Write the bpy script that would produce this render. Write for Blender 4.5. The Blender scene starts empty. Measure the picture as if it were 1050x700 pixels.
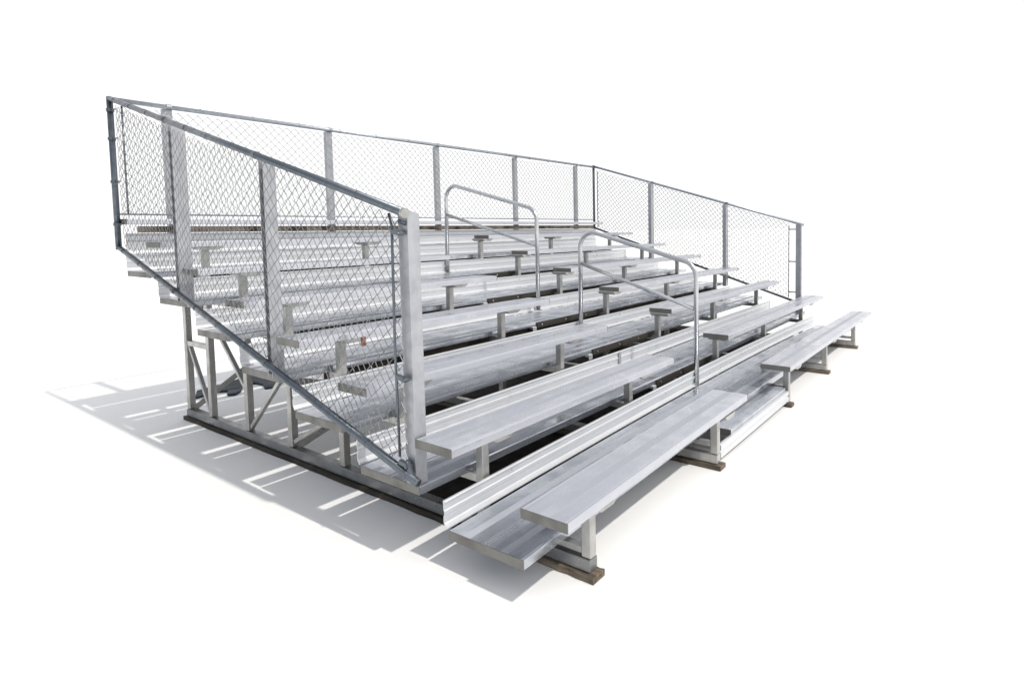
import bpy, math, random
from mathutils import Vector, Matrix
random.seed(7)
scene = bpy.context.scene
COL = scene.collection

# ------------------------------------------------------------------ camera
YAW, PITCH, ROLL = 0.9901, -0.0581, -0.0130
fwd = Vector((math.sin(YAW)*math.cos(PITCH), math.cos(YAW)*math.cos(PITCH), math.sin(PITCH)))
rt = fwd.cross(Vector((0, 0, 1))).normalized()
up = rt.cross(fwd)
c_, s_ = math.cos(ROLL), math.sin(ROLL)
cr, cu = c_*rt + s_*up, -s_*rt + c_*up
cam_data = bpy.data.cameras.new("camera")
cam = bpy.data.objects.new("camera", cam_data)
COL.objects.link(cam)
M = Matrix.Identity(4)
for i in range(3):
    M[i][0], M[i][1], M[i][2] = cr[i], cu[i], -fwd[i]
M[0][3], M[1][3], M[2][3] = -1.6341, -1.5885, 1.5291
cam.matrix_world = M
cam_data.sensor_width = 36.0
cam_data.lens = 588.41/1050*36.0
cam_data.shift_x = -110.2/1050
cam_data.shift_y = -80.5/1050
cam_data.clip_start = 0.05
cam_data.clip_end = 3000
scene.camera = cam

# ------------------------------------------------------------------ sun and sky
SUN_DIR = Vector((-0.02, 0.80, -1.0)).normalized()          # direction the light travels
sun_data = bpy.data.lights.new("sun", 'SUN')
sun_data.energy = 2.0
sun_data.angle = math.radians(1.0)
sun_data.color = (1.0, 0.965, 0.91)
sun = bpy.data.objects.new("sun", sun_data)
COL.objects.link(sun)
sun.rotation_euler = SUN_DIR.to_track_quat('-Z', 'Y').to_euler()
toward = -SUN_DIR
SUN_EL = math.asin(toward.z)
SUN_AZ = math.atan2(toward.x, toward.y)

world = bpy.data.worlds.new("World")
scene.world = world
world.use_nodes = True
wn, wl = world.node_tree.nodes, world.node_tree.links
wn.clear()
out = wn.new('ShaderNodeOutputWorld')
bg = wn.new('ShaderNodeBackground'); bg.inputs['Strength'].default_value = 0.08
sky = wn.new('ShaderNodeTexSky'); sky.sky_type = 'NISHITA'; sky.sun_disc = False
sky.sun_elevation = SUN_EL; sky.sun_rotation = SUN_AZ
sky.dust_density = 2.0
bgw = wn.new('ShaderNodeBackground')                        # white lobe added to the sky for the backdrop and brighter front faces
bgw.inputs['Color'].default_value = (1, 1, 1, 1); bgw.inputs['Strength'].default_value = 0.91
tc = wn.new('ShaderNodeTexCoord')
dot = wn.new('ShaderNodeVectorMath'); dot.operation = 'DOT_PRODUCT'
dot.inputs[1].default_value = Vector((0.85, 0.05, 0.45)).normalized()
mr = wn.new('ShaderNodeMapRange'); mr.interpolation_type = 'SMOOTHSTEP'
mr.inputs['From Min'].default_value = -0.70; mr.inputs['From Max'].default_value = 0.12; mr.inputs['To Min'].default_value = 0.25
mix = wn.new('ShaderNodeMixShader')
wl.new(tc.outputs['Generated'], dot.inputs[0])
wl.new(dot.outputs['Value'], mr.inputs['Value'])
# broken cloud overhead: blue shows between the clouds above 35 degrees, the added white lobe near the horizon is solid
cn = wn.new('ShaderNodeTexNoise'); cn.inputs['Scale'].default_value = 2.6; cn.inputs['Detail'].default_value = 7; cn.inputs['Roughness'].default_value = 0.6
cm = wn.new('ShaderNodeMapRange'); cm.interpolation_type = 'SMOOTHSTEP'
cm.inputs['From Min'].default_value = 0.40; cm.inputs['From Max'].default_value = 0.58; cm.inputs['To Min'].default_value = 0.30; cm.inputs['To Max'].default_value = 1.0
sx = wn.new('ShaderNodeSeparateXYZ')
zm = wn.new('ShaderNodeMapRange'); zm.interpolation_type = 'SMOOTHSTEP'
zm.inputs['From Min'].default_value = 0.38; zm.inputs['From Max'].default_value = 0.50
mxf = wn.new('ShaderNodeMix'); mxf.data_type = 'FLOAT'; mxf.inputs[2].default_value = 1.0
mul = wn.new('ShaderNodeMath'); mul.operation = 'MULTIPLY'
wl.new(tc.outputs['Generated'], cn.inputs['Vector']); wl.new(cn.outputs['Fac'], cm.inputs['Value'])
wl.new(tc.outputs['Generated'], sx.inputs[0]); wl.new(sx.outputs['Z'], zm.inputs['Value'])
wl.new(zm.outputs[0], mxf.inputs[0]); wl.new(cm.outputs[0], mxf.inputs[3])
wl.new(mr.outputs['Result'], mul.inputs[0]); wl.new(mxf.outputs[0], mul.inputs[1])
wl.new(mul.outputs[0], mix.inputs['Fac'])
wl.new(sky.outputs['Color'], bg.inputs['Color'])
wl.new(bg.outputs[0], mix.inputs[1]); wl.new(bgw.outputs[0], mix.inputs[2])
wl.new(mix.outputs[0], out.inputs['Surface'])

scene.view_settings.view_transform = 'Standard'
scene.view_settings.look = 'None'
scene.view_settings.exposure = 0.34
scene.view_settings.gamma = 1.0

# ------------------------------------------------------------------ materials
def mat(name, base, metallic=0.0, rough=0.5, streak=0.0, blotch=0.0, bump=0.0, dark=None, scale=(1.2, 30, 30), blotch_scale=9.0, rough_var=0.12, bands=None):
    m = bpy.data.materials.new(name); m.use_nodes = True
    n, l = m.node_tree.nodes, m.node_tree.links
    b = n['Principled BSDF']
    b.inputs['Metallic'].default_value = metallic
    b.inputs['Roughness'].default_value = rough
    t = n.new('ShaderNodeTexCoord'); oi = n.new('ShaderNodeObjectInfo')
    off = n.new('ShaderNodeVectorMath'); off.operation = 'MULTIPLY_ADD'
    comb = n.new('ShaderNodeVectorMath'); comb.operation = 'SCALE'; comb.inputs[0].default_value = (17.3, 5.1, 9.7)
    l.new(oi.outputs['Random'], comb.inputs['Scale'])
    add = n.new('ShaderNodeVectorMath'); add.operation = 'ADD'
    l.new(t.outputs['Object'], add.inputs[0]); l.new(comb.outputs[0], add.inputs[1])
    mp = n.new('ShaderNodeMapping'); mp.inputs['Scale'].default_value = scale
    l.new(add.outputs[0], mp.inputs['Vector'])
    n1 = n.new('ShaderNodeTexNoise'); n1.inputs['Scale'].default_value = 1.0; n1.inputs['Detail'].default_value = 6; n1.inputs['Roughness'].default_value = 0.65
    l.new(mp.outputs[0], n1.inputs['Vector'])
    n2 = n.new('ShaderNodeTexNoise'); n2.inputs['Scale'].default_value = blotch_scale; n2.inputs['Detail'].default_value = 5
    l.new(add.outputs[0], n2.inputs['Vector'])
    dk = dark or tuple(x*0.6 for x in base)
    r1 = n.new('ShaderNodeMapRange'); r1.inputs['From Min'].default_value = 0.3; r1.inputs['From Max'].default_value = 0.7
    r1.inputs['To Min'].default_value = streak; r1.inputs['To Max'].default_value = 0
    l.new(n1.outputs['Fac'], r1.inputs['Value'])
    r2 = n.new('ShaderNodeMapRange'); r2.inputs['From Min'].default_value = 0.42; r2.inputs['From Max'].default_value = 0.66
    r2.inputs['To Min'].default_value = 0; r2.inputs['To Max'].default_value = blotch
    l.new(n2.outputs['Fac'], r2.inputs['Value'])
    sm = n.new('ShaderNodeMath'); sm.operation = 'ADD'; sm.use_clamp = True
    l.new(r1.outputs[0], sm.inputs[0]); l.new(r2.outputs[0], sm.inputs[1])
    mx = n.new('ShaderNodeMix'); mx.data_type = 'RGBA'
    mx.inputs[6].default_value = (*base, 1); mx.inputs[7].default_value = (*dk, 1)
    l.new(sm.outputs[0], mx.inputs[0]); l.new(mx.outputs[2], b.inputs['Base Color'])
    rr = n.new('ShaderNodeMapRange')
    rr.inputs['From Min'].default_value = 0.3; rr.inputs['From Max'].default_value = 0.7
    rr.inputs['To Min'].default_value = max(rough-rough_var, 0.05); rr.inputs['To Max'].default_value = rough+rough_var
    l.new(n2.outputs['Fac'], rr.inputs['Value']); l.new(rr.outputs[0], b.inputs['Roughness'])
    if bump:
        bp = n.new('ShaderNodeBump'); bp.inputs['Strength'].default_value = bump; bp.inputs['Distance'].default_value = 0.01
        l.new(n1.outputs['Fac'], bp.inputs['Height']); l.new(bp.outputs[0], b.inputs['Normal'])
    return m

PLANK = mat('mill_aluminium', (0.60, 0.61, 0.655), 0.75, 0.32, streak=0.22, blotch=0.08, bump=0.015)
BAND = mat('ribbed_aluminium', (0.45, 0.465, 0.505), 0.75, 0.42, streak=0.14, blotch=0.08, bump=0.02)
FOOT = mat('worn_aluminium', (0.62, 0.64, 0.68), 0.85, 0.24, streak=0.22, blotch=0.75, bump=0.015, blotch_scale=5.0, rough_var=0.16, dark=(0.40, 0.425, 0.47))
RISER = mat('bright_aluminium', (0.70, 0.71, 0.725), 0.55, 0.38, streak=0.08, blotch=0.06, bump=0.01)
FRAME = mat('frame_aluminium', (0.50, 0.495, 0.475), 0.7, 0.36, streak=0.35, blotch=0.45, bump=0.05, scale=(25, 25, 3))
SHADEDSILL = mat('shaded_frame_sill', (0.27, 0.275, 0.28), 0.7, 0.36, streak=0.4, blotch=0.5, bump=0.05, scale=(25, 3, 25))  # frame metal darkened: shade at the near end put into the colour
CAP = mat('cast_end_cap', (0.22, 0.215, 0.20), 0.6, 0.5, streak=0.3, blotch=0.4, scale=(20, 20, 20))
PIPE = mat('galvanised_pipe', (0.16, 0.18, 0.205), 0.85, 0.36, streak=0.3, blotch=0.4, scale=(14, 14, 14), blotch_scale=25)
SUNLITPIPE = mat('sunlit_galvanised_pipe', (0.42, 0.445, 0.48), 0.8, 0.36, streak=0.3, blotch=0.4, scale=(14, 14, 14), blotch_scale=25)  # reflected sunlight put into a paler copy of the pipe colour
WIRE = mat('galvanised_wire', (0.34, 0.345, 0.35), 0.7, 0.42, streak=0.2, blotch=0.3, scale=(6, 6, 6))
POST = mat('post_aluminium', (0.45, 0.46, 0.485), 0.55, 0.40, streak=0.3, blotch=0.35, bump=0.03, scale=(25, 25, 2), blotch_scale=14)
RAIL = mat('polished_rail', (0.62, 0.63, 0.64), 0.9, 0.26, streak=0.15, blotch=0.2, scale=(10, 10, 10))
NOSE = mat('aisle_nosing_brown', (0.045, 0.04, 0.033), 0.2, 0.55, streak=0.4, blotch=0.4)
BOLT = mat('zinc_bolt', (0.7, 0.71, 0.73), 0.95, 0.25)
WOOD = mat('weathered_wood', (0.29, 0.235, 0.175), 0, 0.85, streak=0.9, blotch=0.5, bump=0.5, dark=(0.06, 0.045, 0.032), scale=(40, 2.0, 40), blotch_scale=4)
DARKWOOD = mat('near_black_wood', (0.055, 0.042, 0.03), 0, 0.8, streak=0.9, blotch=0.5, bump=0.5, dark=(0.015, 0.012, 0.009), scale=(40, 2.0, 40), blotch_scale=4)  # same wood in near-black colours, for the rear board
GAPFILL = mat('brown_gap_fill', (0.075, 0.058, 0.04), 0, 0.8, streak=0.7, blotch=0.8, bump=0.3, dark=(0.025, 0.02, 0.015), scale=(2, 40, 40), blotch_scale=5)  # dark brown of the strips added to fill the gaps
RUST = mat('rusty_iron', (0.30, 0.12, 0.075), 0.2, 0.7, streak=0.5, blotch=0.8, dark=(0.12, 0.05, 0.035), scale=(60, 60, 60), blotch_scale=60)
DARKSHAPE = mat('dark_shape', (0.032, 0.042, 0.055), 0, 0.75, streak=0.3, blotch=0.3, bump=0.4, scale=(12, 12, 12))  # for the made-up piece in place of a dark background shape
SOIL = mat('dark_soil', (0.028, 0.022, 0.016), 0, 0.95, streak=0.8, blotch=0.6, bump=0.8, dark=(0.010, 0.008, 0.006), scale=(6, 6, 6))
SCRAP = mat('pale_wood', (0.50, 0.43, 0.34), 0, 0.85, streak=0.7, blotch=0.7, bump=0.4, scale=(3, 3, 40), dark=(0.09, 0.065, 0.045), blotch_scale=6)
GROUND = mat('white_ground', (0.91, 0.905, 0.89), 0, 0.9, streak=0.02, blotch=0.0, dark=(0.85, 0.845, 0.83), scale=(1.5, 1.5, 1.5))

# ------------------------------------------------------------------ mesh builders
class MB:
    def __init__(s): s.v, s.f, s.mi = [], [], []
    def add(s, verts, faces, mi=0):
        o = len(s.v); s.v += [tuple(p) for p in verts]
        for f in faces: s.f.append([i+o for i in f]); s.mi.append(mi)
    def box(s, a, b, mi=0):
        (x0, y0, z0), (x1, y1, z1) = a, b
        s.add([(x0,y0,z0),(x1,y0,z0),(x1,y1,z0),(x0,y1,z0),(x0,y0,z1),(x1,y0,z1),(x1,y1,z1),(x0,y1,z1)],
              [(0,3,2,1),(4,5,6,7),(0,1,5,4),(1,2,6,5),(2,3,7,6),(3,0,4,7)], mi)
        return s
    def bar(s, p, q, w, t, side=(1,0,0)):                    # rectangular bar from p to q
        p, q = Vector(p), Vector(q); d = (q-p).normalized()
        u = Vector(side); u = (u - d*u.dot(d)).normalized(); n = d.cross(u)
        vs = []
        for e in (p, q):
            for a, b in ((-1,-1),(1,-1),(1,1),(-1,1)): vs.append(e + u*a*w/2 + n*b*t/2)
        s.add(vs, [(3,2,1,0),(4,5,6,7),(0,1,5,4),(1,2,6,5),(2,3,7,6),(3,0,4,7)]); return s
    def tube(s, pts, r, seg=12, cap=True):
        pts = [Vector(p) for p in pts]; n = len(pts); rings = []
        t0 = (pts[1]-pts[0]).normalized()
        u = t0.orthogonal().normalized()
        o = len(s.v)
        for i, p in enumerate(pts):
            if i == 0: t = t0
            elif i == n-1: t = (pts[-1]-pts[-2]).normalized()
            else: t = ((pts[i]-pts[i-1]).normalized() + (pts[i+1]-pts[i]).normalized()).normalized()
            u = (u - t*u.dot(t)).normalized(); w = t.cross(u)
            for k in range(seg):
                a = 2*math.pi*k/seg
                s.v.append(tuple(p + (u*math.cos(a) + w*math.sin(a))*r))
        for i in range(n-1):
            for k in range(seg):
                k2 = (k+1) % seg
                s.f.append([o+i*seg+k, o+i*seg+k2, o+(i+1)*seg+k2, o+(i+1)*seg+k]); s.mi.append(0)
        if cap:
            s.f.append([o+k for k in range(seg)][::-1]); s.mi.append(0)
            s.f.append([o+(n-1)*seg+k for k in range(seg)]); s.mi.append(0)
        return s
    def prism_x(s, prof, x0, x1, mi_of=None, lift=None):     # closed (y,z) outline pushed along x; lift bows the board
        n = len(prof); o = len(s.v); ns = 10 if lift else 1
        for j in range(ns+1):
            x = x0 + (x1-x0)*j/ns; dz = lift(x) if lift else 0
            for y, z in prof: s.v.append((x, y, z+dz))
        for j in range(ns):
            q = o + j*n
            for k in range(n):
                k2 = (k+1) % n
                s.f.append([q+k, q+k2, q+n+k2, q+n+k]); s.mi.append(mi_of(k) if mi_of else 0)
        s.f.append([o+k for k in range(n)][::-1]); s.mi.append(0)
        s.f.append([o+ns*n+k for k in range(n)]); s.mi.append(0)
        return s
    def prism_y(s, prof, y0, y1):                            # closed (x,z) outline pushed along y
        n = len(prof); o = len(s.v)
        for y in (y0, y1):
            for x, z in prof: s.v.append((x, y, z))
        for k in range(n):
            k2 = (k+1) % n
            s.f.append([o+k, o+k2, o+n+k2, o+n+k]); s.mi.append(0)
        s.f.append([o+k for k in range(n)][::-1]); s.mi.append(0)
        s.f.append([o+n+k for k in range(n)]); s.mi.append(0)
        return s
    def build(s, name, mats, parent=None, loc=(0,0,0), bevel=0, smooth=False):
        me = bpy.data.meshes.new(name)
        me.from_pydata(s.v, [], s.f)
        if not isinstance(mats, (list, tuple)): mats = [mats]
        for m in mats: me.materials.append(m)
        for p, i in zip(me.polygons, s.mi):
            p.material_index = i; p.use_smooth = smooth
        me.update()
        import bmesh
        bm = bmesh.new(); bm.from_mesh(me); bmesh.ops.recalc_face_normals(bm, faces=bm.faces[:]); bm.to_mesh(me); bm.free()
        o = bpy.data.objects.new(name, me); COL.objects.link(o)
        o.location = loc
        if parent: o.parent = parent
        if bevel:
            b = o.modifiers.new('bevel', 'BEVEL'); b.width = bevel; b.segments = 2; b.limit_method = 'ANGLE'; b.angle_limit = math.radians(50)
        return o

def thing(name, label, cat, loc=(0,0,0), group=None):
    o = bpy.data.objects.new(name, None); COL.objects.link(o)
    o.location = loc; o['label'] = label; o['category'] = cat
    if group: o['group'] = group
    return o

def dup(o, parent, loc=None):                                # copy of a part and of its sub-parts
    c = o.copy(); COL.objects.link(c); c.parent = parent
    if loc is not None: c.location = loc
    for ch in [k for k in bpy.data.objects if k.parent == o]:
        d = ch.copy(); COL.objects.link(d); d.parent = c
    return c

# ------------------------------------------------------------------ dimensions of the stand
D, R, H, W, L = 0.61, 0.1791, 0.4065, 0.2424, 6.41          # row depth, rise, first seat height, plank width, length
ROWS = 8
FRAME_X = [0.335, 1.70, 3.20, 4.50, 5.95]
POST_Y = [-0.115, 0.54, 1.148, 1.755, 2.365, 2.97, 3.572, 3.975]
T = 0.040
def seat_z(i): return H + (i-1)*R
def foot_z(k): return R*(k-1)

# ------------------------------------------------------------------ ground
g = MB()
N = 1
g.add([(-600,-600,0),(900,-600,0),(900,900,0),(-600,900,0)], [(0,1,2,3)])
ground = g.build('ground', GROUND); ground['kind'] = 'structure'
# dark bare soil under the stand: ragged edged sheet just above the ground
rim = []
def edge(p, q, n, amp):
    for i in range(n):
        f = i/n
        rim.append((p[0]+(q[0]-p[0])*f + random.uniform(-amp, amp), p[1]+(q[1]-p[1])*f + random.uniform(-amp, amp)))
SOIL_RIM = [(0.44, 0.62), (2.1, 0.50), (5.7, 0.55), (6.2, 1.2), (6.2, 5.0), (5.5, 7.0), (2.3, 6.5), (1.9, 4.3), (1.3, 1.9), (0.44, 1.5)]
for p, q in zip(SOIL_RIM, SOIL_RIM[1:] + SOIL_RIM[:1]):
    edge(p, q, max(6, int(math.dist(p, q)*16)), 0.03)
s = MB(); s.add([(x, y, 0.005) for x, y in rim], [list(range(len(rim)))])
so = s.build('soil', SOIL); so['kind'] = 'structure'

# ------------------------------------------------------------------ the bleacher
stand = thing('bleacher', 'long eight row aluminium bleacher with open aisle and two handrails, standing on wooden boards', 'bleacher', (0, 0, 0))

def plank_profile(w):
    b0, b1 = w*0.40, w*0.60
    p = [(0, -T), (0, -0.005), (0.0025, -0.001), (0.006, 0), (0.010, 0), (0.0115, -0.0022), (0.0145, -0.0022), (0.016, 0),
         (b0, 0), (b0+0.0015, -0.0018)]
    n = 8
    for k in range(n):                                      # fine anti-slip ribs of the middle strip
        a = b0+0.0015 + (b1-b0-0.003)*k/n; s_ = (b1-b0-0.003)/n
        p += [(a+s_*0.35, -0.0002), (a+s_*0.65, -0.0002), (a+s_, -0.0018)]
    p += [(b1, 0), (w-0.016, 0), (w-0.0145, -0.002), (w-0.0115, -0.002), (w-0.010, 0), (w-0.003, 0), (w, -0.004), (w, -T)]
    top = len(p)
    # hollow channel underneath
    p += [(w-0.018, -T), (w-0.018, -T+0.004), (w-0.004, -T+0.004), (w-0.004, -0.0065), (w*0.5+0.03, -0.0065), (w*0.5+0.03, -T), (w*0.5+0.026, -T),
          (w*0.5+0.026, -0.0065), (w*0.5-0.026, -0.0065), (w*0.5-0.026, -T), (w*0.5-0.03, -T), (w*0.5-0.03, -0.0065),
          (0.004, -0.0065), (0.004, -T+0.004), (0.018, -T+0.004), (0.018, -T)]
    i0 = 9; i1 = 9 + 3*n
    return p, (lambda k: 1 if i0 <= k <= i1 else 0)

def bow(x): return 0.045*math.sin(math.pi*min(max(x/L, 0), 1))**0.8   # the lowest boards arch a little over uneven ground
def plank(name, x0, x1, y0, w, z, m0, m1, parent, caps=(True, True), lift=None, cap_w=None):
    prof, mi = plank_profile(w)
    b = MB().prism_x(prof, 0, x1-x0, mi, (lambda x: lift(x+x0)) if lift else None)
    o = b.build(name, [m0, m1], parent, (x0, y0, z))
    for side, on in zip((0, 1), caps):
        if not on: continue
        xa = (-0.004, 0.0) if side == 0 else (x1-x0, x1-x0+0.004)
        dz = lift(x0 + xa[0]) if lift else 0
        c = MB().box((xa[0], -0.001, -T-0.001+dz), (xa[1], (cap_w or w)+0.001, 0.0006+dz))
        c.build('end_cap', CAP, o, bevel=0.0012)
    return o

LEFT_END = {1: 1.93, 2: 2.06, 3: 2.09, 4: 2.11, 5: 2.10, 6: 2.10, 7: 2.10}
RIGHT_START = {1: 2.875, 2: 3.085, 3: 3.17, 4: 3.19, 5: 3.19, 6: 3.19, 7: 3.19}
for i in range(1, ROWS+1):
    y0 = (i-1)*D - W
    if i == ROWS:
        plank('seat', 0.0, L, y0, W, seat_z(i), PLANK, BAND, stand)
        continue
    lf = (lambda x: 0.8*bow(x)) if i == 1 else None
    plank('seat', 0.035 if i == 1 else 0.0, LEFT_END[i], y0, W, seat_z(i), PLANK, BAND, stand, lift=lf)
    plank('seat', RIGHT_START[i], L, y0, W, seat_z(i), PLANK, BAND, stand, lift=(lambda x: 0.3*bow(x)) if i == 1 else None)

FW = 0.225
for k in range(2, ROWS+1):
    y0 = (k-2)*D
    x1 = L - 0.02
    xl = 0.045 if k == 2 else 0.012
    for j in (0, 1):
        plank('footboard', xl, x1, y0 + j*(FW+0.004), FW, foot_z(k), FOOT, BAND, stand, caps=(j == 0, j == 0), lift=bow if k == 2 else None, cap_w=2*FW+0.004)
    # upright board at the back of the footboard, with rolled top edge, centre step and flared foot
    t = 0.004
    f = [(-0.020, 0.001), (-0.012, 0.004), (-0.006, 0.016), (0.0, 0.022), (0.0, 0.054), (-0.005, 0.060), (-0.005, 0.076), (0.0, 0.082), (0.0, 0.108),
         (-0.006, 0.113), (-0.009, 0.120), (-0.004, 0.126), (0.006, 0.126)]
    back = [(0.006, 0.121), (t+0.001, 0.118), (t, 0.108), (t, 0.082), (-0.001, 0.076), (-0.001, 0.060), (t, 0.054), (t, 0.022), (-0.002, 0.012), (-0.012, -0.003), (-0.020, -0.003)]
    b = MB().prism_x(f+back, 0, x1-xl-0.003, None, bow if k == 2 else None)
    b.build('riser_board', RISER, stand, (xl+0.003, y0+2*FW+0.004+0.036, foot_z(k)+0.002))

# taller back panel and added brown strip standing in for dark background under the top seat
yk = (ROWS-2)*D + 2*FW + 0.04
MB().prism_x([(y, z*1.26) for y, z in f+back], 0, L-0.06).build('back_panel', RISER, stand, (0.02, yk, foot_z(ROWS)+0.134))
MB().box((0, 0, 0), (L-0.18, 0.02, 0.052)).build('gap_fill_strip', SCRAP, stand, (0.10, yk-0.004, foot_z(ROWS)+0.134+0.165), bevel=0.003)

# added brown strips standing in for dark background in the gaps under upper footboards
for k in range(5, ROWS+1):
    MB().box((0, 0, 0), (L-0.5, 0.022, 0.052)).build('gap_fill', GAPFILL, stand, (0.30, (k-2)*D+0.045, foot_z(k)-0.098), bevel=0.003)

# aisle nosing strips with their bolts and end bracket
for k in range(3, ROWS):
    y0 = (k-2)*D
    o = MB().box((0, -0.012, -0.058), (1.08, -0.003, -0.006)).build('aisle_nosing', NOSE, stand, (2.21, y0, foot_z(k)), bevel=0.002)
    for bx in (0.06, 0.40, 0.72, 1.02):
        MB().tube([(bx, -0.012, -0.03), (bx, -0.018, -0.03)], 0.008, 8).build('bolt', BOLT, o)
    MB().box((-0.06, -0.012, -0.062), (-0.012, 0.03, -0.040)).box((-0.06, -0.014, -0.085), (-0.012, -0.006, -0.0425)).build('end_bracket', RISER, o, bevel=0.002)

# low step at the foot of the aisle
tx0, tx1 = 1.95, 3.15
plank('step_tread', tx0, tx1, -0.12, 0.225, 0.170, FOOT, BAND, stand)
kb = [(0.0, 0.0), (0.012, 0.003), (0.012, 0.045), (0.006, 0.050), (0.006, 0.064), (0.012, 0.070), (0.012, 0.105), (0.004, 0.112), (-0.010, 0.112), (-0.010, 0.107), (0.0, 0.104), (0.006, 0.098), (0.006, 0.07), (0.0, 0.064), (0.0, 0.05), (0.006, 0.045), (0.006, 0.006)]
MB().prism_x([(-y, z*0.8) for y, z in kb], 0, 3.17-1.735).build('kick_board', RISER, stand, (1.735, -0.128, 0.050))

# ------------------------------------------------------------------ support frames
def make_frame():
    b = MB()
    b.box((-0.028, POST_Y[0]-0.025, 0.0355), (0.028, POST_Y[-1]+0.028, 0.092))                    # ground sill
    f = b.build('support_frame', SHADEDSILL, stand, bevel=0.003)
    for i, y in enumerate(POST_Y):
        top = seat_z(i+1) - T - 0.030
        if i == ROWS-1: top = foot_z(ROWS) - T - 0.002          # the last post stops under the top footboard
        MB().box((-0.022, y-0.025, 0.094), (0.022, y+0.025, top)).build('post', FRAME, f, bevel=0.004)
        if i == ROWS-1: break
        st = top + 0.001
        yc = (i)*D - W/2
        MB().prism_y([(-0.045, st), (0.045, st), (0.075, st+0.018), (0.075, st+0.0285), (-0.075, st+0.0285), (-0.075, st+0.018)], yc-0.10, yc+0.095).build('seat_bracket', FRAME, f, bevel=0.002)
    for k in range(2, ROWS+1):
        y0 = POST_Y[k-2]; z1 = foot_z(k) - T - 0.002
        z0 = z1 - (0.030 if k == 2 else 0.042)
        y1 = min(y0 + 0.615, POST_Y[-1]) if k < ROWS+1 else y0
        MB().box((-0.019, y0+0.027, z0), (0.019, POST_Y[k-1]-0.027, z1)).build('bearer', FRAME, f, bevel=0.003)
    for (ya, za, yb, zb) in ((POST_Y[7]-0.03, 0.63, POST_Y[6]+0.03, 0.12), (POST_Y[5]-0.03, 0.12, POST_Y[4]+0.03, 0.62), (POST_Y[4]-0.03, 0.13, POST_Y[3]+0.02, 0.42),
                             (POST_Y[6]-0.03, 0.9, POST_Y[5]+0.03, 0.4)):
        MB().bar((0.0, ya, za), (0.0, yb, zb), 0.028, 0.028).build('diagonal_brace', FRAME, f, bevel=0.003)
    MB().box((-0.018, POST_Y[6]+0.027, 0.625), (0.018, POST_Y[7]-0.027, 0.665)).build('tie_rail', FRAME, f, bevel=0.003)
    return f
frame = make_frame()
frame.location = (FRAME_X[0], 0, 0)
for x in FRAME_X[1:]:
    c = dup(frame, stand, (x, 0, 0))
    c.material_slots[0].link = 'OBJECT'; c.material_slots[0].material = FRAME
    first = min([k for k in bpy.data.objects if k.parent == c and k.name.startswith('bearer')], key=lambda k: max(v.co.z for v in k.data.vertices))
    first.location.z = bow(x)*0.85                          # follows the bowed lowest footboard

# long cross braces between the frames
for (xa, xb) in ((FRAME_X[0], FRAME_X[1]), (FRAME_X[3], FRAME_X[4])):
    for (yy, z0, z1) in ((3.925, 0.10, 0.98), (2.31, 0.10, 0.55)):
        MB().bar((xa, yy, z0), (xb, yy, z1), 0.045, 0.006, (0, 0, 1)).build('cross_brace', FRAME, stand)
        MB().bar((xa, yy+0.008, z1), (xb, yy+0.008, z0), 0.045, 0.006, (0, 0, 1)).build('cross_brace', FRAME, stand)

# ------------------------------------------------------------------ aisle handrails
def arc(p, a, b, n=8):                                       # rounded corner at b between a and c
    return p
def rounded(pts, rad, n=8):
    pts = [Vector(p) for p in pts]; outp = [pts[0]]
    for i in range(1, len(pts)-1):
        a, b, c = pts[i-1], pts[i], pts[i+1]
        u, v = (a-b).normalized(), (c-b).normalized()
        ang = u.angle(v); dd = rad/math.tan(ang/2)
        p, q = b+u*dd, b+v*dd
        cen = b + (u+v).normalized()*rad/math.sin(ang/2)
        e0, e1 = p-cen, q-cen
        th = e0.angle(e1)
        for k in range(n+1):
            f = k/n
            outp.append(cen + (e0*math.sin((1-f)*th) + e1*math.sin(f*th))/math.sin(th))
    outp.append(pts[-1]); return outp

def handrail(x, yb, zb, ybt, zt_b, yf, zf, zt_f, mb, mf):
    b = MB().tube(rounded([(x, yb, zb), (x, yb-0.01, zt_b), (x, yf, zt_f), (x, yf, zf)], 0.14, 10), 0.0205, 16)
    o = b.build('handrail', RAIL, stand, smooth=True)
    MB().tube([(x, yb-0.02, mb), (x, yf+0.02, mf)], 0.0165, 14).build('mid_rail', RAIL, o, smooth=True)
    for (yy, zz) in ((yb, zb), (yf, zf)):
        c = MB().box((x-0.035, yy-0.030, zz+0.0), (x+0.035, yy+0.030, zz+0.006)).box((x-0.034, yy+0.015, zz+0.008), (x-0.024, yy+0.03, zz+0.115))
        c.build('foot_clamp', FRAME, o, bevel=0.002)
        for dz in (0.03, 0.09):
            MB().tube([(x-0.055, yy+0.012, zz+dz), (x+0.036, yy+0.012, zz+dz)], 0.008, 8).build('bolt', BOLT, o)
    return o
handrail(2.66, 1.675, foot_z(4), 1.62, 1.545, 0.475, foot_z(2)+0.035, 1.232, 1.215, 0.866)
handrail(2.66, 3.525, foot_z(7), 3.49, 2.065, 2.20, 0.74, 1.735, 1.715, 1.385)

# joining sleeve on one riser, rusty clamp hanging from a seat
MB().box((0, -0.012, 0.0), (0.035, -0.007, 0.125)).build('joint_sleeve', POST, stand, (2.42, 1.1, foot_z(3)), bevel=0.002)
MB().box((0, 0, 0), (0.03, 0.012, 0.055)).build('rusty_clamp', RUST, stand, (0.305, 1.485, seat_z(4)-0.075), bevel=0.004)

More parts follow.
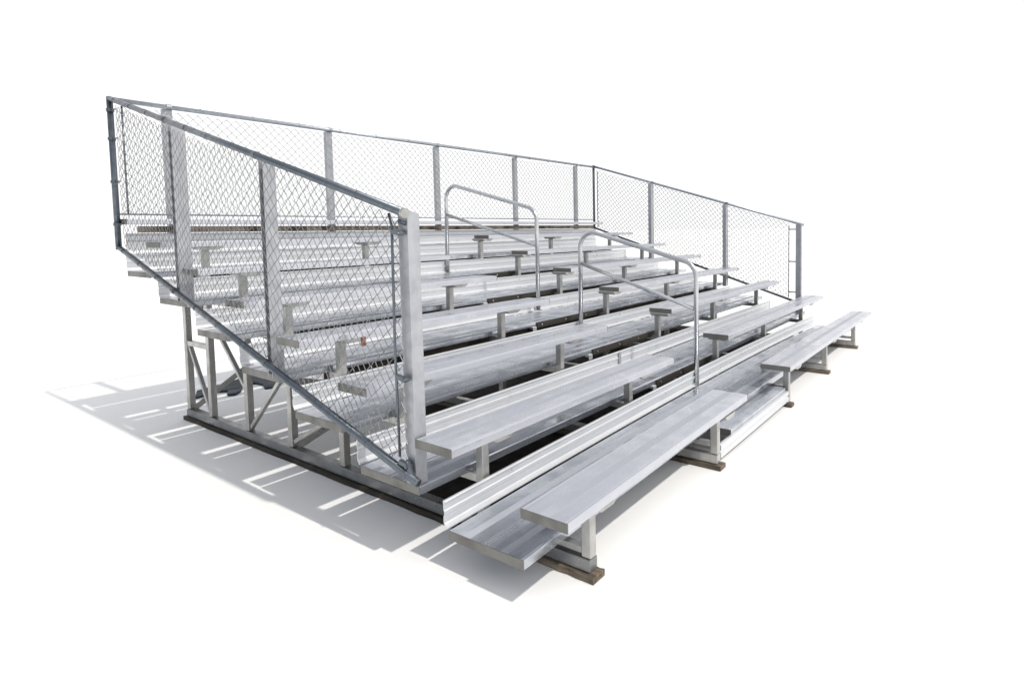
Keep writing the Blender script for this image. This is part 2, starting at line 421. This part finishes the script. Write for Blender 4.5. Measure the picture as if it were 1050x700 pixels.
# ------------------------------------------------------------------ chain link
def chain(ya, yb, zlo, zhi, to, p=0.037, rw=0.0022, shear=0.0):
    """woven zigzag wires in a (s, z) panel; to(s, z, off) gives the point"""
    b = MB()
    n = int((yb-ya)/p)
    for j in range(n):
        pts = []
        sh = shear*(ya+j*p)
        m0 = int(math.floor((min(zlo(ya+j*p), zlo(ya+j*p+p))-sh)/p))-2; m1 = int(math.ceil((max(zhi(ya+j*p), zhi(ya+j*p+p))-sh)/p))+2
        for m in range(m0, m1+1):
            sidx = (m+j) % 2
            s = ya + (j+sidx)*p; z = m*p + shear*s
            if z < zlo(s)-0.004 or z > zhi(s)+0.004: continue
            off = 0.0028 if sidx else -0.0028
            jit = 0.0025
            pts.append(to(s + (0.0022 if sidx else -0.0022) + random.uniform(-jit, jit), z + random.uniform(-jit, jit), off + 0.006*math.sin(s*3.1+z*2.3)))
        if len(pts) > 1: b.tube(pts, rw, 4, cap=False)
    return b

def band(parent, c, axis, r=0.026, w=0.02):
    c = Vector(c); a = Vector(axis).normalized()*w/2
    MB().tube([c-a, c+a], r, 14).build('brace_band', PIPE, parent, smooth=False)

# left end fence -----------------------------------------------------
XL = -0.022
lt = lambda y: 1.618 + 0.2745*(y-0.62)
lb = lambda y: 0.405 + 0.291*(y-0.60)
fl = thing('chain_link_fence', 'sloping chain link fence with dark top pipe along the near left end of the bleacher', 'fence', (XL, 0.65, 0.40), 'chain link fences around the bleacher')
def fobj(b, name, m, fence, **k):
    o = b.build(name, m, None, **k); o.parent = fence; o.matrix_parent_inverse = Matrix.Translation(-fence.location); return o
YC = 4.16
fobj(MB().tube([(XL, 0.615, lt(0.615)), (XL, YC, lt(YC))], 0.0195, 16), 'top_rail', PIPE, fl, smooth=True)
fobj(MB().tube([(XL, 0.575, lb(0.575)), (XL, YC, lb(YC))], 0.0190, 16), 'bottom_rail', PIPE, fl, smooth=True)
fobj(MB().tube([(XL, YC+0.004, lb(YC)-0.02), (XL, YC+0.004, lt(YC)+0.012)], 0.0200, 16), 'corner_post', PIPE, fl, smooth=True)
fobj(MB().tube([(XL, 0.600, lt(0.60)), (XL, 0.616, lt(0.616))], 0.0222, 16), 'rail_cap', FRAME, fl, smooth=False)
def channel_post(fence, x0, y0, z0, z1, wx, wy, cut=True, side=False):
    # open channel section: web to the front, flanges running back
    t = 0.006
    prof = [(x0, y0), (x0+wx, y0), (x0+wx, y0+wy), (x0+wx-t, y0+wy), (x0+wx-t, y0+t), (x0+t, y0+t), (x0+t, y0+wy), (x0, y0+wy)]
    if side:                                                # channel lying open towards the outer side
        t = 0.005
        prof = [(x0, y0), (x0+wx, y0), (x0+wx, y0+wy), (x0, y0+wy), (x0, y0+wy-t), (x0+wx-t, y0+wy-t), (x0+wx-t, y0+t), (x0, y0+t)]
    b = MB(); n = len(prof)
    zt = lambda k: z1 - (0.018 if cut and prof[k][0] > x0+wx-t-0.001 else 0)
    b.add([(x, y, z0) for x, y in prof] + [(x, y, zt(k)) for k, (x, y) in enumerate(prof)],
          [list(range(n))[::-1], list(range(n, 2*n))] + [[k, (k+1) % n, n+(k+1) % n, n+k] for k in range(n)])
    return fobj(b, 'post', POST, fence, bevel=0.0015)
channel_post(fl, 0.004, 0.622, 0.362, 1.630, 0.064, 0.068)
channel_post(fl, 0.006, 1.905, 0.690, lt(1.905)-0.012, 0.070, 0.050, side=True)
channel_post(fl, 0.006, 3.135, 1.060, lt(3.135)-0.012, 0.084, 0.050, side=True)
mesh = chain(0.66, YC-0.03, lambda y: lb(y)+0.015, lambda y: lt(y)-0.025, lambda s, z, o: (XL+0.016+o, s, z), shear=0.283)
fobj(mesh, 'wire_mesh', WIRE, fl, smooth=False)
fobj(MB().tube([(XL, 0.70, lb(0.70)+0.06), (XL-0.002, 0.705, 1.0), (XL, 0.70, lt(0.70)-0.08), (XL, 0.72, lt(0.72)-0.03)], 0.006, 8), 'tension_bar', PIPE, fl, smooth=True)
for z in (0.47, 0.87, 1.535):
    fobj(MB().bar((XL, 0.70, z), (XL, 0.635, z-0.01), 0.024, 0.018, (0, 0, 1)).tube([(XL-0.018, 0.64, z-0.01), (XL+0.02, 0.64, z-0.01)], 0.009, 8), 'tension_band', PIPE, fl, bevel=0.003)
fobj(MB().tube([(XL-0.012, 0.625, lt(0.62)-0.04), (XL+0.03, 0.64, lt(0.62)-0.05)], 0.011, 8), 'rail_bolt', PIPE, fl)
fobj(MB().bar((XL, 0.62, lb(0.62)), (XL+0.005, 0.65, lb(0.62)+0.07), 0.02, 0.02, (1,0,0)), 'rail_hook', PIPE, fl, bevel=0.004)
dirL = Vector((0, 1, 0.2745))
for y in (1.92, 3.15):
    o = fobj(MB().tube([Vector((XL, y, lt(y)))-dirL*0.018, Vector((XL, y, lt(y)))+dirL*0.018], 0.0222, 14), 'brace_band', PIPE, fl)
    o = fobj(MB().tube([Vector((XL, y, lb(y)))-dirL*0.018, Vector((XL, y, lb(y)))+dirL*0.018], 0.0216, 14), 'brace_band', PIPE, fl)
for z in (1.62, 1.95, 2.28, 2.50):
    fobj(MB().tube([(XL, YC+0.004, z-0.011), (XL, YC+0.004, z+0.011)], 0.0255, 14).bar((XL, YC, z), (XL+0.01, YC-0.08, z), 0.012, 0.008, (1,0,0)), 'tension_band', PIPE, fl)
for y in [0.95+0.31*k for k in range(11)]:                    # wire ties on both rails
    for fz, rr in ((lt, 0.0212), (lb, 0.0207)):
        fobj(MB().tube([Vector((XL, y, fz(y)))-dirL*0.003, Vector((XL, y, fz(y)))+dirL*0.003], rr, 12), 'wire_tie', PIPE, fl)

# rear fence ---------------------------------------------------------
YB = 4.20; ZT = 2.592; ZB = 1.70
fb = thing('chain_link_fence', 'level chain link fence behind the top row, sunlit-toned top pipe on five flat posts', 'fence', (0.0, YB, 1.6), 'chain link fences around the bleacher')
fobj(MB().tube([(XL, YB, ZT), (L, YB, ZT+0.008)], 0.0190, 16), 'top_rail', SUNLITPIPE, fb, smooth=True)
fobj(MB().tube([(0.0, YB, ZB), (L, YB, ZB)], 0.007, 10), 'bottom_rail', SUNLITPIPE, fb, smooth=True)
for x in (0.37, 1.76, 3.14, 4.53, 5.96):
    channel_post(fb, x-0.035, YB+0.022, 1.30, ZT-0.012, 0.066, 0.045, cut=False)
    fobj(MB().tube([(x-0.018, YB, ZT+0.004), (x+0.018, YB, ZT+0.004)], 0.0222, 14), 'brace_band', SUNLITPIPE, fb)
mesh = chain(0.02, L-0.03, lambda s: ZB, lambda s: ZT-0.02, lambda s, z, o: (s, YB-0.012+o, z), rw=0.0028)
fobj(mesh, 'wire_mesh', WIRE, fb, smooth=False)
fobj(MB().tube([(0.06, YB, ZB), (0.06, YB, ZT-0.03)], 0.007, 8), 'tension_bar', PIPE, fb, smooth=True)
for x in [0.6+0.42*k for k in range(14)]:
    fobj(MB().tube([(x-0.004, YB, ZT+0.004), (x+0.004, YB, ZT+0.004)], 0.0208, 12), 'wire_tie', WIRE, fb)

# right end fence ----------------------------------------------------
XR = 6.40
rtop = lambda y: 1.575 + 0.2955*(y-0.70)
rbot = lambda y: 0.47 + 0.312*(y-0.70)
fr = thing('chain_link_fence', 'sloping chain link fence on the far right end of the bleacher, beyond the aisle', 'fence', (XR, 0.7, 0.45), 'chain link fences around the bleacher')
fobj(MB().tube([(XR+0.025, 0.64, rtop(0.64)), (XR+0.025, YB, rtop(YB))], 0.0185, 16), 'top_rail', SUNLITPIPE, fr, smooth=True)
fobj(MB().tube([(XR+0.025, 0.70, rbot(0.70)), (XR+0.025, YB, rbot(YB))], 0.0180, 16), 'bottom_rail', PIPE, fr, smooth=True)
fobj(MB().tube([(XR+0.02, YB+0.004, 1.50), (XR+0.02, YB+0.004, rtop(YB)+0.02)], 0.0215, 16), 'corner_post', PIPE, fr, smooth=True)
channel_post(fr, XR-0.05, 0.655, 0.36, 1.565, 0.06, 0.075, cut=False)
for y in (1.775, 3.045):
    channel_post(fr, XR-0.08, y-0.03, foot_z(2)+0.293*(y-0.1), rtop(y)-0.012, 0.085, 0.055, cut=False)
    fobj(MB().tube([(XR+0.025, y-0.018, rtop(y)-0.005), (XR+0.025, y+0.018, rtop(y)+0.005)], 0.0218, 14), 'brace_band', PIPE, fr)
mesh = chain(0.84, YB-0.06, lambda y: rbot(y)+0.015, lambda y: rtop(y)-0.025, lambda s, z, o: (XR+0.008+o, s, z), rw=0.0043, shear=0.30)
fobj(mesh, 'wire_mesh', WIRE, fr, smooth=False)
for y in (0.84, 4.12):
    fobj(MB().tube([(XR+0.01, y, rbot(y)+0.03), (XR+0.01, y, rtop(y)-0.06)], 0.007, 8), 'tension_bar', PIPE, fr, smooth=True)
for z in (0.62, 1.05, 1.50):
    fobj(MB().bar((XR+0.01, 0.84, z), (XR+0.01, 0.72, z), 0.016, 0.012, (0, 0, 1)), 'tension_band', PIPE, fr)

# ------------------------------------------------------------------ boards under the frames
BOARDS = [(FRAME_X[0], 0.47, 4.03, DARKWOOD, 'long near black wooden board under the near left end frame'),
          (FRAME_X[0], -0.170, 0.455, WOOD, 'short tan wooden board under the front leg nearest the left end'),
          (FRAME_X[1], -0.170, 4.03, WOOD, 'brown wooden board under the second frame, by the left side of the low aisle step'),
          (FRAME_X[2], -0.170, 4.03, WOOD, 'brown wooden board under the frame at the right side of the low aisle step'),
          (FRAME_X[3], -0.170, 4.03, WOOD, 'brown wooden board under the frame second from the right end'),
          (FRAME_X[4], -0.170, 4.03, WOOD, 'brown wooden board under the far right end frame')]
for x, y0, y1, wm, lab in BOARDS:
    n = 26; b = MB()
    wx = 0.043; th = 0.031
    ring = []
    for k in range(n+1):
        y = y0 + (y1-y0)*k/n
        j = [random.uniform(-0.004, 0.004) for _ in range(4)]
        ring.append([(-wx+j[0], y, 0.0), (wx+j[1], y, 0.0), (wx+j[1], y, th+j[2]*0.3), (-wx+j[0], y, th+j[3]*0.3)])
    vs = [p for rg in ring for p in rg]
    fs = [[0,1,2,3], [4*n+3,4*n+2,4*n+1,4*n]]
    for k in range(n):
        for e in range(4):
            fs.append([4*k+e, 4*k+(e+1)%4, 4*k+4+(e+1)%4, 4*k+4+e])
    b.add(vs, fs)
    o = b.build('wooden_board', wm, None, (x, 0, 0.0), bevel=0.003)
    o['label'] = lab; o['category'] = 'board'; o['group'] = 'wooden boards under the bleacher frames'

# ------------------------------------------------------------------ made-up flat piece standing in for an unclear dark background shape
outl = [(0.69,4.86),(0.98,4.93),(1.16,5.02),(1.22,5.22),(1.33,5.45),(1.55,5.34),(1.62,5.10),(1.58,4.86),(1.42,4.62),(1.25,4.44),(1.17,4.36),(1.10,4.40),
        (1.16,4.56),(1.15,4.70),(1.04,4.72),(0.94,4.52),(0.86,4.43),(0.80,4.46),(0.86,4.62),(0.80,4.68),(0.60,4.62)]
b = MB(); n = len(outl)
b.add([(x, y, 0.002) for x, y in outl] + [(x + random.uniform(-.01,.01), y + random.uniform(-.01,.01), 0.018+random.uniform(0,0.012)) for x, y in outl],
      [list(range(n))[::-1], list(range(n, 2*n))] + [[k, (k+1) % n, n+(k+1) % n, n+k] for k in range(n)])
o = b.build('dark_shape', DARKSHAPE)
o['label'] = 'dark slate coloured ragged stand-in shape lying on the ground behind the left end frame'; o['category'] = 'dark shape'

# ------------------------------------------------------------------ scraps of wood on the soil, seen through the gaps
SC = [((0.95, 1.28), 0.5, 0.30, 'pale wood scrap on the dark soil under the third row, nearest the left end'),
      ((1.95, 1.30), -0.3, 0.42, 'pale wood scrap on the dark soil left of the aisle')]
for (x, y), a, ln, lab in SC:
    o = MB().box((-ln/2, -0.05, 0.006), (ln/2, 0.05, 0.04)).build('wood_scrap', SCRAP, None, (x, y, 0), bevel=0.004)
    o.rotation_euler = (0, 0, a); o['label'] = lab; o['category'] = 'wood scrap'; o['group'] = 'wood scraps under the bleacher'
